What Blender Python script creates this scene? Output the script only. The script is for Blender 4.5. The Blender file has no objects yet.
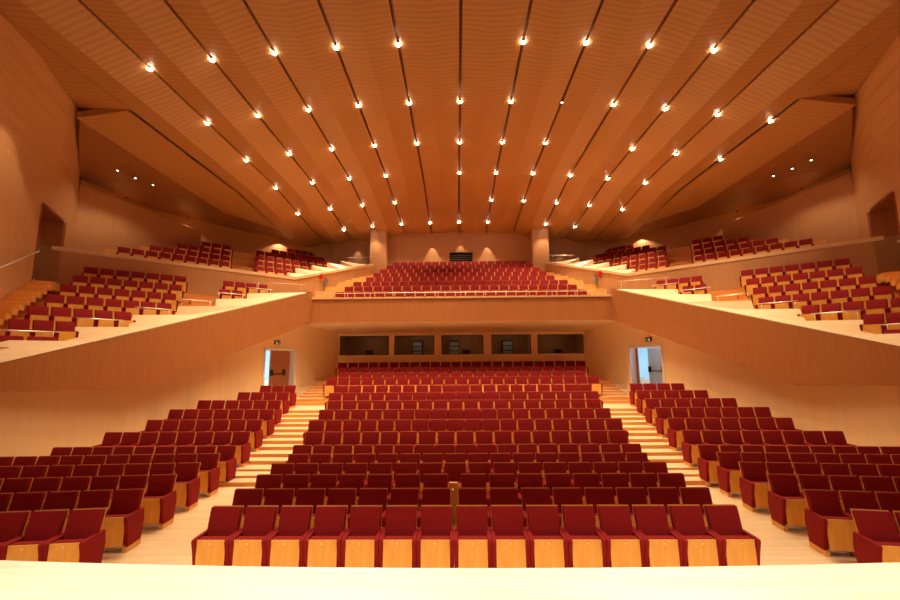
import bpy, bmesh, math, random
from math import sin, cos, tan, radians, pi, hypot, atan2
from mathutils import Vector, Matrix
random.seed(4)
S = bpy.context.scene
COL = S.collection

# ------------------------------------------------------------------ helpers
class MB:
    def __init__(self): self.v = []; self.f = []; self.m = []
    def add(self, vs, fs, mi=0):
        o = len(self.v); self.v += [tuple(p) for p in vs]
        self.f += [tuple(i + o for i in f) for f in fs]; self.m += [mi] * len(fs)
    def box(self, x0, x1, y0, y1, z0, z1, M=None, mi=0):
        vs = [Vector(p) for p in ((x0,y0,z0),(x1,y0,z0),(x1,y1,z0),(x0,y1,z0),(x0,y0,z1),(x1,y0,z1),(x1,y1,z1),(x0,y1,z1))]
        if M: vs = [M @ p for p in vs]
        self.add(vs, [(0,3,2,1),(4,5,6,7),(0,1,5,4),(1,2,6,5),(2,3,7,6),(3,0,4,7)], mi)
    def prism(self, poly, z0, z1, mi=0, side=None):
        """poly: plan points; z0/z1: numbers or per-point lists"""
        n = len(poly)
        a = z0 if isinstance(z0, (list, tuple)) else [z0] * n
        b = z1 if isinstance(z1, (list, tuple)) else [z1] * n
        vs = [(p[0], p[1], a[i]) for i, p in enumerate(poly)] + [(p[0], p[1], b[i]) for i, p in enumerate(poly)]
        fs = [tuple(range(n - 1, -1, -1)), tuple(range(n, 2 * n))]
        fs += [(i, (i + 1) % n, n + (i + 1) % n, n + i) for i in range(n)]
        o = len(self.f); self.add(vs, fs, mi)
        if side is not None:
            for k in range(o + 2, len(self.f)): self.m[k] = side
    def tube(self, pts, r, n=8, mi=0):
        pts = [Vector(p) for p in pts]; vs = []; fs = []
        for i, p in enumerate(pts):
            d = (pts[min(i + 1, len(pts) - 1)] - pts[max(i - 1, 0)]).normalized()
            a = d.cross(Vector((0, 0, 1)))
            if a.length < .01: a = d.cross(Vector((1, 0, 0)))
            a.normalize(); b = d.cross(a)
            vs += [p + a * r * cos(2 * pi * k / n) + b * r * sin(2 * pi * k / n) for k in range(n)]
        for i in range(len(pts) - 1):
            for k in range(n):
                fs.append((i * n + k, i * n + (k + 1) % n, (i + 1) * n + (k + 1) % n, (i + 1) * n + k))
        fs += [tuple(range(n - 1, -1, -1)), tuple((len(pts) - 1) * n + k for k in range(n))]
        self.add(vs, fs, mi)
    def disc(self, c, r, t, n=16, M=None, mi=0):
        """upright cylinder: c centre of base, r radius (or r0,r1), t height"""
        r0, r1 = (r, r) if not isinstance(r, tuple) else r
        vs = [Vector((c[0] + r0 * cos(2*pi*k/n), c[1] + r0 * sin(2*pi*k/n), c[2])) for k in range(n)]
        vs += [Vector((c[0] + r1 * cos(2*pi*k/n), c[1] + r1 * sin(2*pi*k/n), c[2] + t)) for k in range(n)]
        if M: vs = [M @ p for p in vs]
        self.add(vs, [tuple(range(n - 1, -1, -1)), tuple(range(n, 2*n))] + [(k, (k+1) % n, n + (k+1) % n, n + k) for k in range(n)], mi)
    def mesh(self, name, mats, smooth=False):
        me = bpy.data.meshes.new(name)
        me.from_pydata([tuple(p) for p in self.v], [], self.f)
        for m in (mats if isinstance(mats, (list, tuple)) else [mats]): me.materials.append(m)
        me.polygons.foreach_set('material_index', self.m)
        bm = bmesh.new(); bm.from_mesh(me); bmesh.ops.recalc_face_normals(bm, faces=bm.faces); bm.to_mesh(me); bm.free()
        if smooth: me.polygons.foreach_set('use_smooth', [True] * len(me.polygons))
        me.update(); return me
    def obj(self, name, mats, parent=None, smooth=False, bevel=0):
        me = self.mesh(name, mats, smooth)
        o = bpy.data.objects.new(name, me); COL.objects.link(o)
        if parent: o.parent = parent
        if bevel:
            b = o.modifiers.new('bevel', 'BEVEL'); b.width = bevel; b.segments = 2; b.limit_method = 'ANGLE'
        return o

def tag(o, label=None, cat=None, group=None, kind=None):
    if label: o['label'] = label
    if cat: o['category'] = cat
    if group: o['group'] = group
    if kind: o['kind'] = kind
    return o
def empty(name, loc=(0,0,0), rz=0):
    o = bpy.data.objects.new(name, None); COL.objects.link(o); o.location = loc; o.rotation_euler = (0, 0, rz)
    o.empty_display_size = .1
    return o
def struct(mb, name, mats, parent=None, smooth=False):
    o = mb.obj(name, mats, parent, smooth)
    if not parent: o['kind'] = 'structure'
    return o

# ------------------------------------------------------------------ materials
def base_mat(name, col, rough=.5, metal=0, spec=.5):
    m = bpy.data.materials.new(name); m.use_nodes = True
    b = m.node_tree.nodes['Principled BSDF']
    b.inputs['Base Color'].default_value = (*col, 1); b.inputs['Roughness'].default_value = rough
    b.inputs['Metallic'].default_value = metal; b.inputs['Specular IOR Level'].default_value = spec
    return m, m.node_tree, b
def lin(r, g, b):
    f = lambda c: (c / 255 / 12.92) if c / 255 <= .04045 else ((c / 255 + .055) / 1.055) ** 2.4
    return (f(r), f(g), f(b))
def wood(name, c1, c2, scale=(30, 30, 1.2), rough=.45, detail=4, planks=None, nscale=1., bump=0):
    """grain: noise stretched along one axis"""
    m, nt, b = base_mat(name, c1, rough)
    N = nt.nodes; L = nt.links
    tc = N.new('ShaderNodeTexCoord'); mp = N.new('ShaderNodeMapping'); mp.inputs['Scale'].default_value = scale
    ns = N.new('ShaderNodeTexNoise'); ns.inputs['Scale'].default_value = nscale; ns.inputs['Detail'].default_value = detail
    cr = N.new('ShaderNodeValToRGB')
    cr.color_ramp.elements[0].position = .36; cr.color_ramp.elements[0].color = (*c2, 1)
    cr.color_ramp.elements[1].position = .64; cr.color_ramp.elements[1].color = (*c1, 1)
    L.new(tc.outputs['Object'], mp.inputs['Vector']); L.new(mp.outputs[0], ns.inputs['Vector']); L.new(ns.outputs['Fac'], cr.inputs[0])
    out = cr.outputs[0]
    if planks:
        br = N.new('ShaderNodeTexBrick'); br.inputs['Scale'].default_value = 1
        mp2 = N.new('ShaderNodeMapping'); mp2.inputs['Rotation'].default_value = planks.get('rot', (0, 0, 0))
        br.inputs['Brick Width'].default_value = planks['w']; br.inputs['Row Height'].default_value = planks['h']
        br.inputs['Mortar Size'].default_value = planks.get('mortar', .004)
        br.inputs['Color1'].default_value = (1, 1, 1, 1); br.inputs['Color2'].default_value = (*[planks.get('var', .88)] * 3, 1)
        br.inputs['Mortar'].default_value = (*[planks.get('gap', .6)] * 3, 1)
        mx = N.new('ShaderNodeMix'); mx.data_type = 'RGBA'; mx.blend_type = 'MULTIPLY'; mx.inputs[0].default_value = 1
        L.new(tc.outputs['Object'], mp2.inputs[0]); L.new(mp2.outputs[0], br.inputs['Vector'])
        L.new(out, mx.inputs[6]); L.new(br.outputs[0], mx.inputs[7]); out = mx.outputs[2]
    L.new(out, b.inputs['Base Color'])
    return m

M = {}
M['wall_wood'] = wood('wall_wood', lin(190,142,100), lin(183,133,92), (26, 26, .7), .5)
M['fascia_wood'] = wood('fascia_wood', lin(184,120,68), lin(175,110,60), (34, 34, .8), .5)
M['cream'] = wood('cream_panel', lin(248,220,176), lin(244,214,168), (5, 5, .4), .55)
M['ledge'] = wood('ledge_maple', lin(226,196,160), lin(220,188,150), (2, 2, 8), .4)
M['floor_wood'] = wood('floor_maple', lin(240,214,176), lin(232,202,160), (.8, 9, 2), .32, planks=dict(w=1.8, h=.13, var=.94, gap=.75))
M['riser_wood'] = wood('riser_wood', lin(226,160,86), lin(210,136,66), (1, 1, 20), .4)
M['stage_wood'] = wood('stage_maple', lin(246,236,214), lin(240,226,200), (.7, 10, 2), .25, planks=dict(w=2.4, h=.12, var=.96, gap=.85))
M['tier_wood'] = wood('terrace_oak', lin(230,182,118), lin(220,168,100), (.8, 10, 2), .4)
M['seat_wood'] = wood('seat_beech', lin(228,170,84), lin(220,158,72), (16, 16, 1.2), .4)
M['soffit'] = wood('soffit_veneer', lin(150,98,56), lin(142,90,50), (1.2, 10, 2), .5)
M['dark_wood'] = wood('corridor_wood', lin(150,84,40), lin(140,76,34), (14, 14, .5), .5)
# ceiling veneer with wavy grain across the hall
def ceiling_mat():
    m, nt, b = base_mat('ceiling_veneer', lin(190,112,50), .42)
    N = nt.nodes; L = nt.links
    tc = N.new('ShaderNodeTexCoord')
    mp = N.new('ShaderNodeMapping'); mp.inputs['Scale'].default_value = (.55, 1, 1)
    ns = N.new('ShaderNodeTexNoise'); ns.inputs['Scale'].default_value = 1.1; ns.inputs['Detail'].default_value = 2
    sp = N.new('ShaderNodeSeparateXYZ')
    ad = N.new('ShaderNodeMath'); ad.operation = 'MULTIPLY_ADD'; ad.inputs[1].default_value = 1.0
    ml = N.new('ShaderNodeMath'); ml.operation = 'MULTIPLY'; ml.inputs[1].default_value = 2 * pi / .2
    sn = N.new('ShaderNodeMath'); sn.operation = 'SINE'
    mr = N.new('ShaderNodeMapRange'); mr.inputs['From Min'].default_value = -1
    n2 = N.new('ShaderNodeTexNoise'); n2.inputs['Scale'].default_value = 1; n2.inputs['Detail'].default_value = 3
    mp2 = N.new('ShaderNodeMapping'); mp2.inputs['Scale'].default_value = (.9, 14, 3)
    av = N.new('ShaderNodeMath'); av.operation = 'MULTIPLY_ADD'; av.inputs[1].default_value = .55
    h2 = N.new('ShaderNodeMath'); h2.operation = 'MULTIPLY'; h2.inputs[1].default_value = .45
    cr = N.new('ShaderNodeValToRGB')
    cr.color_ramp.elements[0].position = .1; cr.color_ramp.elements[0].color = (*lin(160,114,68), 1)
    cr.color_ramp.elements[1].position = .8; cr.color_ramp.elements[1].color = (*lin(180,130,84), 1)
    L.new(tc.outputs['Object'], mp.inputs[0]); L.new(mp.outputs[0], ns.inputs['Vector'])
    L.new(tc.outputs['Object'], sp.inputs[0])
    sc = N.new('ShaderNodeMath'); sc.operation = 'MULTIPLY'; sc.inputs[1].default_value = .3
    L.new(ns.outputs['Fac'], sc.inputs[0])
    L.new(sp.outputs['Y'], ad.inputs[0]); L.new(sc.outputs[0], ad.inputs[2]); L.new(ad.outputs[0], ml.inputs[0])
    L.new(ml.outputs[0], sn.inputs[0]); L.new(sn.outputs[0], mr.inputs['Value'])
    L.new(tc.outputs['Object'], mp2.inputs[0]); L.new(mp2.outputs[0], n2.inputs['Vector']); L.new(n2.outputs['Fac'], h2.inputs[0])
    L.new(mr.outputs[0], av.inputs[0]); L.new(h2.outputs[0], av.inputs[2]); L.new(av.outputs[0], cr.inputs[0])
    L.new(cr.outputs[0], b.inputs['Base Color'])
    return m
M['ceiling'] = ceiling_mat()
def fabric(name, c):
    m, nt, b = base_mat(name, c, .85, spec=.25)
    N = nt.nodes; L = nt.links
    tc = N.new('ShaderNodeTexCoord'); ns = N.new('ShaderNodeTexNoise'); ns.inputs['Scale'].default_value = 60; ns.inputs['Detail'].default_value = 2
    cr = N.new('ShaderNodeValToRGB'); cr.color_ramp.elements[0].color = (c[0]*.85, c[1]*.85, c[2]*.85, 1); cr.color_ramp.elements[1].color = (c[0]*1.1, c[1]*1.1, c[2]*1.1, 1)
    L.new(tc.outputs['Object'], ns.inputs['Vector']); L.new(ns.outputs['Fac'], cr.inputs[0]); L.new(cr.outputs[0], b.inputs['Base Color'])
    b.inputs['Sheen Weight'].default_value = .25; b.inputs['Sheen Roughness'].default_value = .4
    b.inputs['Sheen Tint'].default_value = (*lin(220,60,60), 1)
    return m
M['fabric'] = fabric('burgundy_velour', lin(132,14,19))
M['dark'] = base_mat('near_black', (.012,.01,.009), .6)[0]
M['channel'] = base_mat('slot_dark_wood', lin(130,74,44), .6)[0]
M['metal'] = base_mat('brushed_steel', (.8,.78,.75), .42, 1)[0]
M['white'] = base_mat('white_paint', (.8,.78,.76), .5)[0]
M['grey'] = base_mat('grey_paint', (.25,.25,.26), .5)[0]
M['charcoal'] = base_mat('charcoal_paint', lin(74,74,80), .5)[0]
M['door'] = wood('door_veneer', lin(176,112,72), lin(166,102,62), (12, 12, .6), .45)
M['red'] = base_mat('red_enamel', lin(200,30,20), .35)[0]
M['steelblue'] = base_mat('blue_lit_paint', (.62,.72,.8), .6)[0]  # bluish light of the lobby and its far leaf, put into the colour
def emis(name, col, st):
    m = bpy.data.materials.new(name); m.use_nodes = True; nt = m.node_tree; nt.nodes.clear()
    e = nt.nodes.new('ShaderNodeEmission'); e.inputs[0].default_value = (*col, 1); e.inputs[1].default_value = st
    o = nt.nodes.new('ShaderNodeOutputMaterial'); nt.links.new(e.outputs[0], o.inputs[0]); return m
WARM = (1, .755, .44)
M['lamp'] = emis('lamp_glow', (1, .82, .58), 60)
M['lamp_small'] = emis('lamp_glow_small', (1, .8, .55), 12)
M['green'] = emis('green_sign_glow', (.1, .6, .3), .35)
M['amber'] = emis('exit_pictogram_glow', (1, .7, .3), .4)
gm = bpy.data.materials.new('booth_glass'); gm.use_nodes = True
gb = gm.node_tree.nodes['Principled BSDF']; gb.inputs['Base Color'].default_value = (.82,.84,.78,1); gb.inputs['Roughness'].default_value = .03
gb.inputs['Transmission Weight'].default_value = 1; gb.inputs['IOR'].default_value = 1.45; gb.inputs['Alpha'].default_value = 1
M['glass'] = gm

# ------------------------------------------------------------------ measured layout (metres; stage towards -y, y runs up the hall)
PITCH = .55
ROW_Y = [7.15, 8.08, 9.05, 10.0, 10.97, 12.0, 12.97, 14.0, 15.0, 15.98, 17.0, 17.95, 20.3, 21.4, 22.3, 23.2]
ROW_Z = [.0, .0, .0, .0, .0, .02, .21, .41, .62, .83, 1.04, 1.25, 1.50, 1.70, 1.92, 2.18]   # floor level of each row
ROW_N = [15, 15.4, 15.6, 16, 16, 17, 17, 18, 18, 18, 19, 19, 23, 22, 23, 24]
SEAT_H = .92
SIDE = [  # aisle end (x, y), angle of the row (deg), seats   (left stalls; mirrored values on the right measured separately)
 (-5.71,7.07), (-5.85,8.10), (-5.92,9.10), (-6.04,10.12), (-6.13,11.1), (-6.16,11.98), (-6.33,13.1), (-6.47,14.2), (-6.53,15.22), (-6.74,16.3), (-6.92,17.5), (-7.03,18.5)]
SANG_L = [-6.5,-6,-5,-4,-3.2,-1.5,0,1,3,4,5,6.5]
SANG_R = [-9,-7.5,-6.5,-5.5,-5,-4.4,-3.5,-1,0,0,-1,-4]
SN = [12,11,11,11,10,9,8,7,7,6,5,4]

# walls in plan (left side, mirrored for the right)
def mx(p, s):          # mirror helper
    return (p[0] * -s, *p[1:])   # s=-1 keeps left, s=1 mirrors to right
def lerp(a, b, t): return tuple(a[i] + (b[i] - a[i]) * t for i in range(len(a)))

# ------------------------------------------------------------------ stalls floor
mb = MB()
mb.box(-15, 15, -6, 11.55, -.3, 0)
edges = [11.55] + [ROW_Y[i] - .55 for i in range(6, 16)] + [24.3]
levels = [.1] + [ROW_Z[i] for i in range(6, 16)]
xs_w = 13
for i in range(len(levels)):
    mb.box(-xs_w, xs_w, edges[i], edges[i + 1], -.3, levels[i])
floor = struct(mb, 'floor', M['floor_wood'])
# risers get their own wood strip, and half steps in the two aisles
mb = MB()
for s in (-1, 1):
    for i in range(len(levels) - 1):
        y = edges[i + 1]; h = (levels[i] + levels[i + 1]) / 2
        if i in (6,): continue
        mb.box(min(s*4.9, s*7.6), max(s*4.9, s*7.6), y - .46, y + .01, levels[i] - .05, h)
fl2 = struct(mb, 'trim_1', M['floor_wood'])
mb = MB()
for s in (-1, 1):
    a, b = min(s*4.9, s*7.6), max(s*4.9, s*7.6)
    mb.box(a, b, 11.53, 11.548, 0.0, .097)
    for i in range(len(levels) - 1):
        y = edges[i + 1]; h = (levels[i] + levels[i + 1]) / 2
        mb.box(a, b, y - .475, y - .4605, levels[i] + .002, h - .003)
        mb.box(a, b, y - .006, y - .0005, h + .002, levels[i + 1] - .003)
struct(mb, 'trim_2', M['riser_wood'])

# stage: edge slightly curved
mb = MB()
top = []
for i in range(25):
    x = -9 + 18 * i / 24; top.append((x, 4.66 + .0075 * x * x * .9))
poly = [(-9, -5.9)] + [(9, -5.9)] + top[::-1]
mb.prism(poly, 0.005, 1.1)
st = mb.obj('stage_platform', M['stage_wood'])
tag(st, 'pale maple stage platform across the foreground, brightly lit', 'stage')

# ------------------------------------------------------------------ side walls of the stalls (cream) with the door openings
W0 = (-12.0, 12.0); WD0 = (-8.99, 19.52); WD1 = (-8.24, 21.45); W1 = (-7.8, 22.45); WB = (-6.87, 24.3)
def wall_quad(mb, a, b, z0, z1, th=.2, s=-1):
    a = mx(a, s); b = mx(b, s)
    d = Vector((b[0]-a[0], b[1]-a[1])).normalized(); n = Vector((-d[1], d[0]))
    if n[0] * a[0] < 0: n = -n      # thickness goes outwards
    z0 = z0 if isinstance(z0, tuple) else (z0, z0); z1 = z1 if isinstance(z1, tuple) else (z1, z1)
    pl = [a, b, (b[0]+n[0]*th, b[1]+n[1]*th), (a[0]+n[0]*th, a[1]+n[1]*th)]
    mb.prism([(p[0], p[1]) for p in pl], [z0[0], z0[1], z0[1], z0[0]], [z1[0], z1[1], z1[1], z1[0]])
for s, nm in ((-1, 'left'), (1, 'right')):
    mb = MB()
    wall_quad(mb, (-12.9, -6), (-12.9, 9.6), -.3, 2.6, s=s)
    wall_quad(mb, (-12.9, 9.6), W0, -.3, 2.75, s=s)
    wall_quad(mb, W0, WD0, -.3, (3.0, 5.2), s=s)
    wall_quad(mb, WD0, WD1, 3.80, 5.3, s=s)
    wall_quad(mb, WD0, WD1, -.3, 1.72, s=s)
    wall_quad(mb, WD1, W1, -.3, 5.3, s=s)
    wall_quad(mb, W1, WB, -.3, 5.3, s=s)
    struct(mb, 'wall_' + nm, M['cream'])

# ------------------------------------------------------------------ balcony front: centre fascia, slab, soffit, ledge
FB = (-7.33, 20.9)
mb = MB()
mb.prism([(-7.33,20.9),(7.33,20.9),(7.2,21.1),(-7.2,21.1)], 5.05, 6.2)
struct(mb, 'wall_balcony_front', M['fascia_wood'])
mb = MB()
mb.prism([(-7.45,20.84),(7.45,20.84),(7.3,21.25),(-7.3,21.25)], 6.2, 6.27)
struct(mb, 'trim_3', M['ledge'])
mb = MB()   # soffit under the balcony (seen from below)
mb.prism([(-7.33,20.92),(7.33,20.92),(7.8,22.45),(6.87,24.4),(-6.87,24.4),(-7.8,22.45)], [5.05,5.05,4.96,4.76,4.76,4.96], [5.25]*6)
for s in (-1, 1):
    mb.prism([mx(FB,s)[:2], mx((-12.8,9.6),s)[:2], mx(W0,s)[:2], mx((-8.5,21.0),s)[:2], mx(W1,s)[:2]], [5.05,2.36,2.6,5.0,5.0], [5.2,2.5,2.75,5.2,5.2])
struct(mb, 'ceiling', M['cream'])

# side fascias: planar polygons that descend towards the stage
FA = (-11.6, 12.0)
def fline(y):      # plan point on fascia line at y
    t = (y - 12.0) / (20.9 - 12.0); return (FA[0] + (FB[0] - FA[0]) * t, y)
def ftop(y): return 3.19 + (y - 11.06) * .3493
for s, nm in ((-1, 'left'), (1, 'right')):
    mb = MB()
    prof_out = []
    ys = [9.4, 11.1, 14.1, 20.9]
    bot = [2.5, 2.46, 2.3, 5.05]
    top_ = [ftop(y)-.012 for y in ys]; top_[-1] = 6.56
    ins = []
    for y in ys:
        p = fline(y); ins.append((p[0] - .18, p[1] + .09))
    n = 4
    vs = [(*mx(fline(y), s)[:2], z) for y, z in zip(ys, bot)] + [(*mx(fline(y), s)[:2], z) for y, z in zip(ys, top_)]
    vs += [(*mx(p, s)[:2], z) for p, z in zip(ins, bot)] + [(*mx(p, s)[:2], z) for p, z in zip(ins, top_)]
    fs = []
    for i in range(3):
        fs += [(i, i+1, n+i+1, n+i), (2*n+i, 3*n+i, 3*n+i+1, 2*n+i+1), (n+i, n+i+1, 3*n+i+1, 3*n+i), (i, 2*n+i, 2*n+i+1, i+1)]
    fs += [(0, n, 3*n, 2*n), (3, 2*n+3, 3*n+3, n+3)]
    mb.add(vs, fs)
    struct(mb, 'wall_balcony_front_' + nm, M['fascia_wood'])

# ------------------------------------------------------------------ side terraces
# rows on the side terraces: left end, right end (plan), level of seat tops
TER = {
 'a': ((-13.3,10.9), (-12.21,12.75), 3.95),
 'b': ((-13.53,12.46), (-12.59,13.74), 4.5),
 'c': ((-14.14,13.56), (-12.44,15.91), 5.05),
 'd': ((-14.73,14.75), (-12.07,17.57), 5.6),
 'e': ((-15.31,15.84), (-12.54,18.52), 6.16),
 'f': ((-15.68,16.73), (-12.82,19.3), 6.69),
 'g': ((-16.21,17.79), (-13.26,20.26), 7.27)}
TR = {'a': 3, 'b': 3, 'c': 5, 'd': 7, 'e': 7, 'f': 7, 'g': 7}
ORDER = 'abcdefg'
def front_line(k, off=.62, ext_l=3.6, ext_r=.5):
    (ax, ay), (bx, by), z = TER[k]
    d = Vector((bx-ax, by-ay)).normalized(); nf = Vector((d[1], -d[0]))
    if nf[1] > 0: nf = -nf
    a = Vector((ax, ay)) - d * ext_l + nf * off; b = Vector((bx, by)) + d * ext_r + nf * off
    return a, b, z - SEAT_H, d, nf
XL = {'a': 5, 'b': 5, 'c': 5, 'd': 4.8, 'e': 4.2, 'f': 3.9, 'g': 3.2}
EXT_R = {'a': .4, 'b': .35, 'c': .25, 'd': .9, 'e': 1.9, 'f': 3.3, 'g': 4.6}
for s in (-1, 1):
    mb = MB(); mr = MB()
    for i, k in enumerate(ORDER):
        a, b, z, d, nf = front_line(k, ext_l=XL[k], ext_r=EXT_R[k])
        if k != 'g':
            a2, b2, z2, d2, nf2 = front_line(ORDER[i+1], ext_l=XL[k], ext_r=EXT_R[k])
            a2, b2 = a2 - nf2 * .12, b2 - nf2 * .12
        else:
            a2, b2 = a - nf * 1.75, b - nf * 1.75
        P = [mx(tuple(q), s)[:2] for q in (a, b, b2, a2)]
        mb.prism(P, z - .56, z, side=1)
        # two smaller steps in the outer aisle
        nl = Vector((a[0], a[1])); wl = XL[k] - .15
        for q, hz in ((.66, .37), (.34, .185)):
            P = [mx(tuple(w_), s)[:2] for w_ in (nl + nf*q, nl + d*wl + nf*q, nl + d*wl, nl)]
            mb.prism(P, z - .6, z - hz, side=1)
        if k in 'fg':
            st_ = nl + d * (XL[k] + 3.95); en_ = st_ + d * 1.35
            P = [mx(tuple(q), s)[:2] for q in (st_ + nf*.42, en_ + nf*.42, en_, st_)]
            mb.prism(P, z - .6, z - .275, side=1)
    struct(mb, 'floor', [M['tier_wood'], M['riser_wood']])

# aisle stair climbing along the great wall to the corridor doorway
def wallx(y): return -15.97 + (15.49 - y) * .533
SLL = [(17.79,-16.3), (15.84,-15.42), (14.75,-14.84), (13.56,-14.24), (12.46,-13.64), (10.9,-13.0)]
def seatx(y):
    for (y0, x0), (y1, x1) in zip(SLL[:-1], SLL[1:]):
        if y >= y1: return x1 + (x0 - x1) * (y - y1) / (y0 - y1)
    return SLL[-1][1]
for s in (-1, 1):
    mb = MB()
    for i in range(11):
        ya = 15.25 - .37*i; yb_ = ya + .40 if i else 16.9
        A_ = Vector((wallx(ya) + .0, ya)); uu = Vector((.90, .43))
        t = 0
        while t < 2.2 and A_[0] + uu[0]*t < seatx(A_[1] + uu[1]*t): t += .02
        B_ = A_ + uu*t
        if i: P = [A_, B_, B_ + Vector((-.2,.36)), (wallx(yb_), yb_)]
        else: P = [A_, B_, Vector((-16.05, 17.2)), Vector((-17.0, 17.75)), Vector((-17.05,17.55))]
        mb.prism([mx(tuple(q), s)[:2] for q in P], 6.2 - .19*i - (.19 if i else .3), 6.2 - .19*i, side=1)
    struct(mb, 'floor', [M['tier_wood'], M['riser_wood']])

# cream sloping ledge with a sawtooth inner edge, following the side fascia
RK = [(-12.35,13.15,3.82), (-12.03,15.21,4.37), (-11.58,17.1,4.97), (-10.71,18.42,5.47), (-10.17,20.13,6.02), (-9.52,21.59,6.5)]
LK = [(-13.2,11.95,3.82), (-12.90,14.06,4.37), (-12.48,16.03,4.97), (-11.68,17.38,5.47), (-11.15,19.18,6.02), (-10.50,20.70,6.50)]
for s in (-1, 1):
    mb = MB()
    yz = lambda z: min(11.06 + (z - 3.19) / .3493, 20.85)
    O = [(*fline(yz(p[2])), p[2]) for p in RK]
    tri = [((*fline(9.4), 2.62), (-13.6,9.6,2.62), (-14.1,10.7,3.82)), ((*fline(9.4), 2.62), (-14.1,10.7,3.82), O[0]), (O[0], (-14.1,10.7,3.82), LK[0])]
    for i in range(6):
        tri.append((O[i], LK[i], RK[i]))
        if i < 5: tri.append((O[i], RK[i], O[i+1])); tri.append((RK[i], LK[i+1], O[i+1]))
    last = (-8.95, 22.35, 6.55); tip = (-7.35, 20.88, 6.58)
    tri += [(O[5], RK[5], last), (O[5], last, tip), (tip, last, (-8.2, 22.3, 6.58))]
    for t in tri: mb.add([mx(p, s) for p in t], [(0,1,2)])
    chain = [(-13.6,9.6,2.62), (-14.1,10.7,3.82)]
    for i in range(6): chain += [LK[i], RK[i]]
    chain.append(last)
    for p, q in zip(chain[:-1], chain[1:]):
        mb.add([mx(p,s), mx(q,s), mx((q[0],q[1],q[2]-1.1),s), mx((p[0],p[1],p[2]-1.1),s)], [(0,1,2,3)])
    # outer lip so the ledge closes onto the fascia
    for i in range(5):
        mb.add([mx(O[i],s), mx(O[i+1],s), mx((*O[i+1][:2], O[i+1][2]-.05),s), mx((*O[i][:2], O[i][2]-.05),s)], [(0,1,2,3)])
    struct(mb, 'trim_4', M['ledge'])

# ------------------------------------------------------------------ upper tier: parapet walls, ledges, treads
S0 = (-17.1, 17.61); C1 = (-9.68, 24.71); E1 = (-6.05, 29.4); ZL = 8.1
U = Vector((C1[0]-S0[0], C1[1]-S0[1])).normalized(); NU = Vector((-U[1], U[0]))
UR_Z = [8.62, 9.12, 9.65, 10.2, 10.65, 11.15]        # seat-top levels
UR_O = [.8 + .9 * k for k in range(6)]
SR = [(-9.87,25.37,8.44), (-9.1,26.39,8.82), (-8.4,27.34,9.18), (-7.71,28.25,9.57), (-7.07,29.1,9.87)]
for s in (-1, 1):
    mb = MB()
    S00 = (S0[0] - U[0]*3.2, S0[1] - U[1]*3.2)
    def face(a, b, z0, z1a, z1b, th=.2, inner=None):
        d = Vector((b[0]-a[0], b[1]-a[1])).normalized(); n = Vector((-d[1], d[0]))
        pl = [mx(a,s)[:2], mx(b,s)[:2], mx((b[0]+n[0]*th, b[1]+n[1]*th),s)[:2], mx((a[0]+n[0]*th, a[1]+n[1]*th),s)[:2]]
        mb.prism(pl, z0, [z1a, z1b, z1b, z1a])
    face(S00, C1, 4.2, ZL-.05, ZL-.05); face(C1, E1, 4.2, ZL-.05, 9.9)
    struct(mb, 'wall_tier_front', M['wall_wood'])
    mb = MB()
    p = [S00, C1, (C1[0]+NU[0]*.42-.1, C1[1]+NU[1]*.42), (S00[0]+NU[0]*.42, S00[1]+NU[1]*.42)]
    p[0] = (S0[0]-.3*U[0], S0[1]-.3*U[1]); p[3] = (p[0][0]+NU[0]*.42, p[0][1]+NU[1]*.42)
    lip = [(p[0][0]+U[1]*.03, p[0][1]-U[0]*.03), (C1[0]+.03, C1[1]-.03), p[2], p[3]]
    mb.prism([mx(q,s)[:2] for q in lip], ZL-.17, ZL)
    mb.prism([mx(q,s)[:2] for q in (C1, E1, (E1[0]+.06,E1[1]-.04), (C1[0]+.06,C1[1]-.04))], [ZL-.15, 9.78, 9.78, ZL-.15], [ZL, 9.93, 9.93, ZL])
    # sawtooth ledge climbing along the inner parapet
    d2 = Vector((E1[0]-C1[0], E1[1]-C1[1]))
    inn = [(C1[0]+NU[0]*.42-1.2*U[0], C1[1]+NU[1]*.42-1.2*U[1], ZL)]
    inn = [(C1[0]+NU[0]*.4-.5, C1[1]+NU[1]*.4-.3, ZL)]
    for i, r in enumerate(SR):
        lk = Vector((r[0], r[1])) - U * 1.3 * (1 if i else .4)
        inn.append((lk[0], lk[1], r[2])); inn.append(r)
    inn.append((-7.2, 30.2, 10.0)); inn.append((-6.1, 29.6, 10.0))
    n = len(inn)
    out = [(*lerp(C1, E1, min(1, i/(n-2))), 0) for i in range(n)]
    out = [(q[0], q[1], ZL-.05 + (9.92-ZL+.05) * min(1, i/(n-2))+.03) for i, q in enumerate(out)]
    vs = [mx(p,s) for p in out] + [mx(p,s) for p in inn] + [mx((p[0],p[1],p[2]-.8),s) for p in inn]
    fs = [(i,i+1,n+i+1,n+i) for i in range(n-1)] + [(n+i,n+i+1,2*n+i+1,2*n+i) for i in range(n-1)]
    mb.add(vs, fs)
    struct(mb, 'trim_5', M['ledge'])
    mb = MB()
    for k in range(6):
        o0 = UR_O[k] - .55 if k else .2; o1 = UR_O[k] + .36 if k < 5 else 8.5
        z = UR_Z[k] - SEAT_H
        a = Vector(S0) - U * 2.5; b = Vector(C1) + U * (.1 + k * .62)
        P = [a + NU*o0, b + NU*o0, b + NU*o1 + U*.2, a + NU*o1]
        mb.prism([mx(tuple(q),s)[:2] for q in P], z - .9, z, side=1)
    struct(mb, 'floor', [M['tier_wood'], M['riser_wood']])

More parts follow.
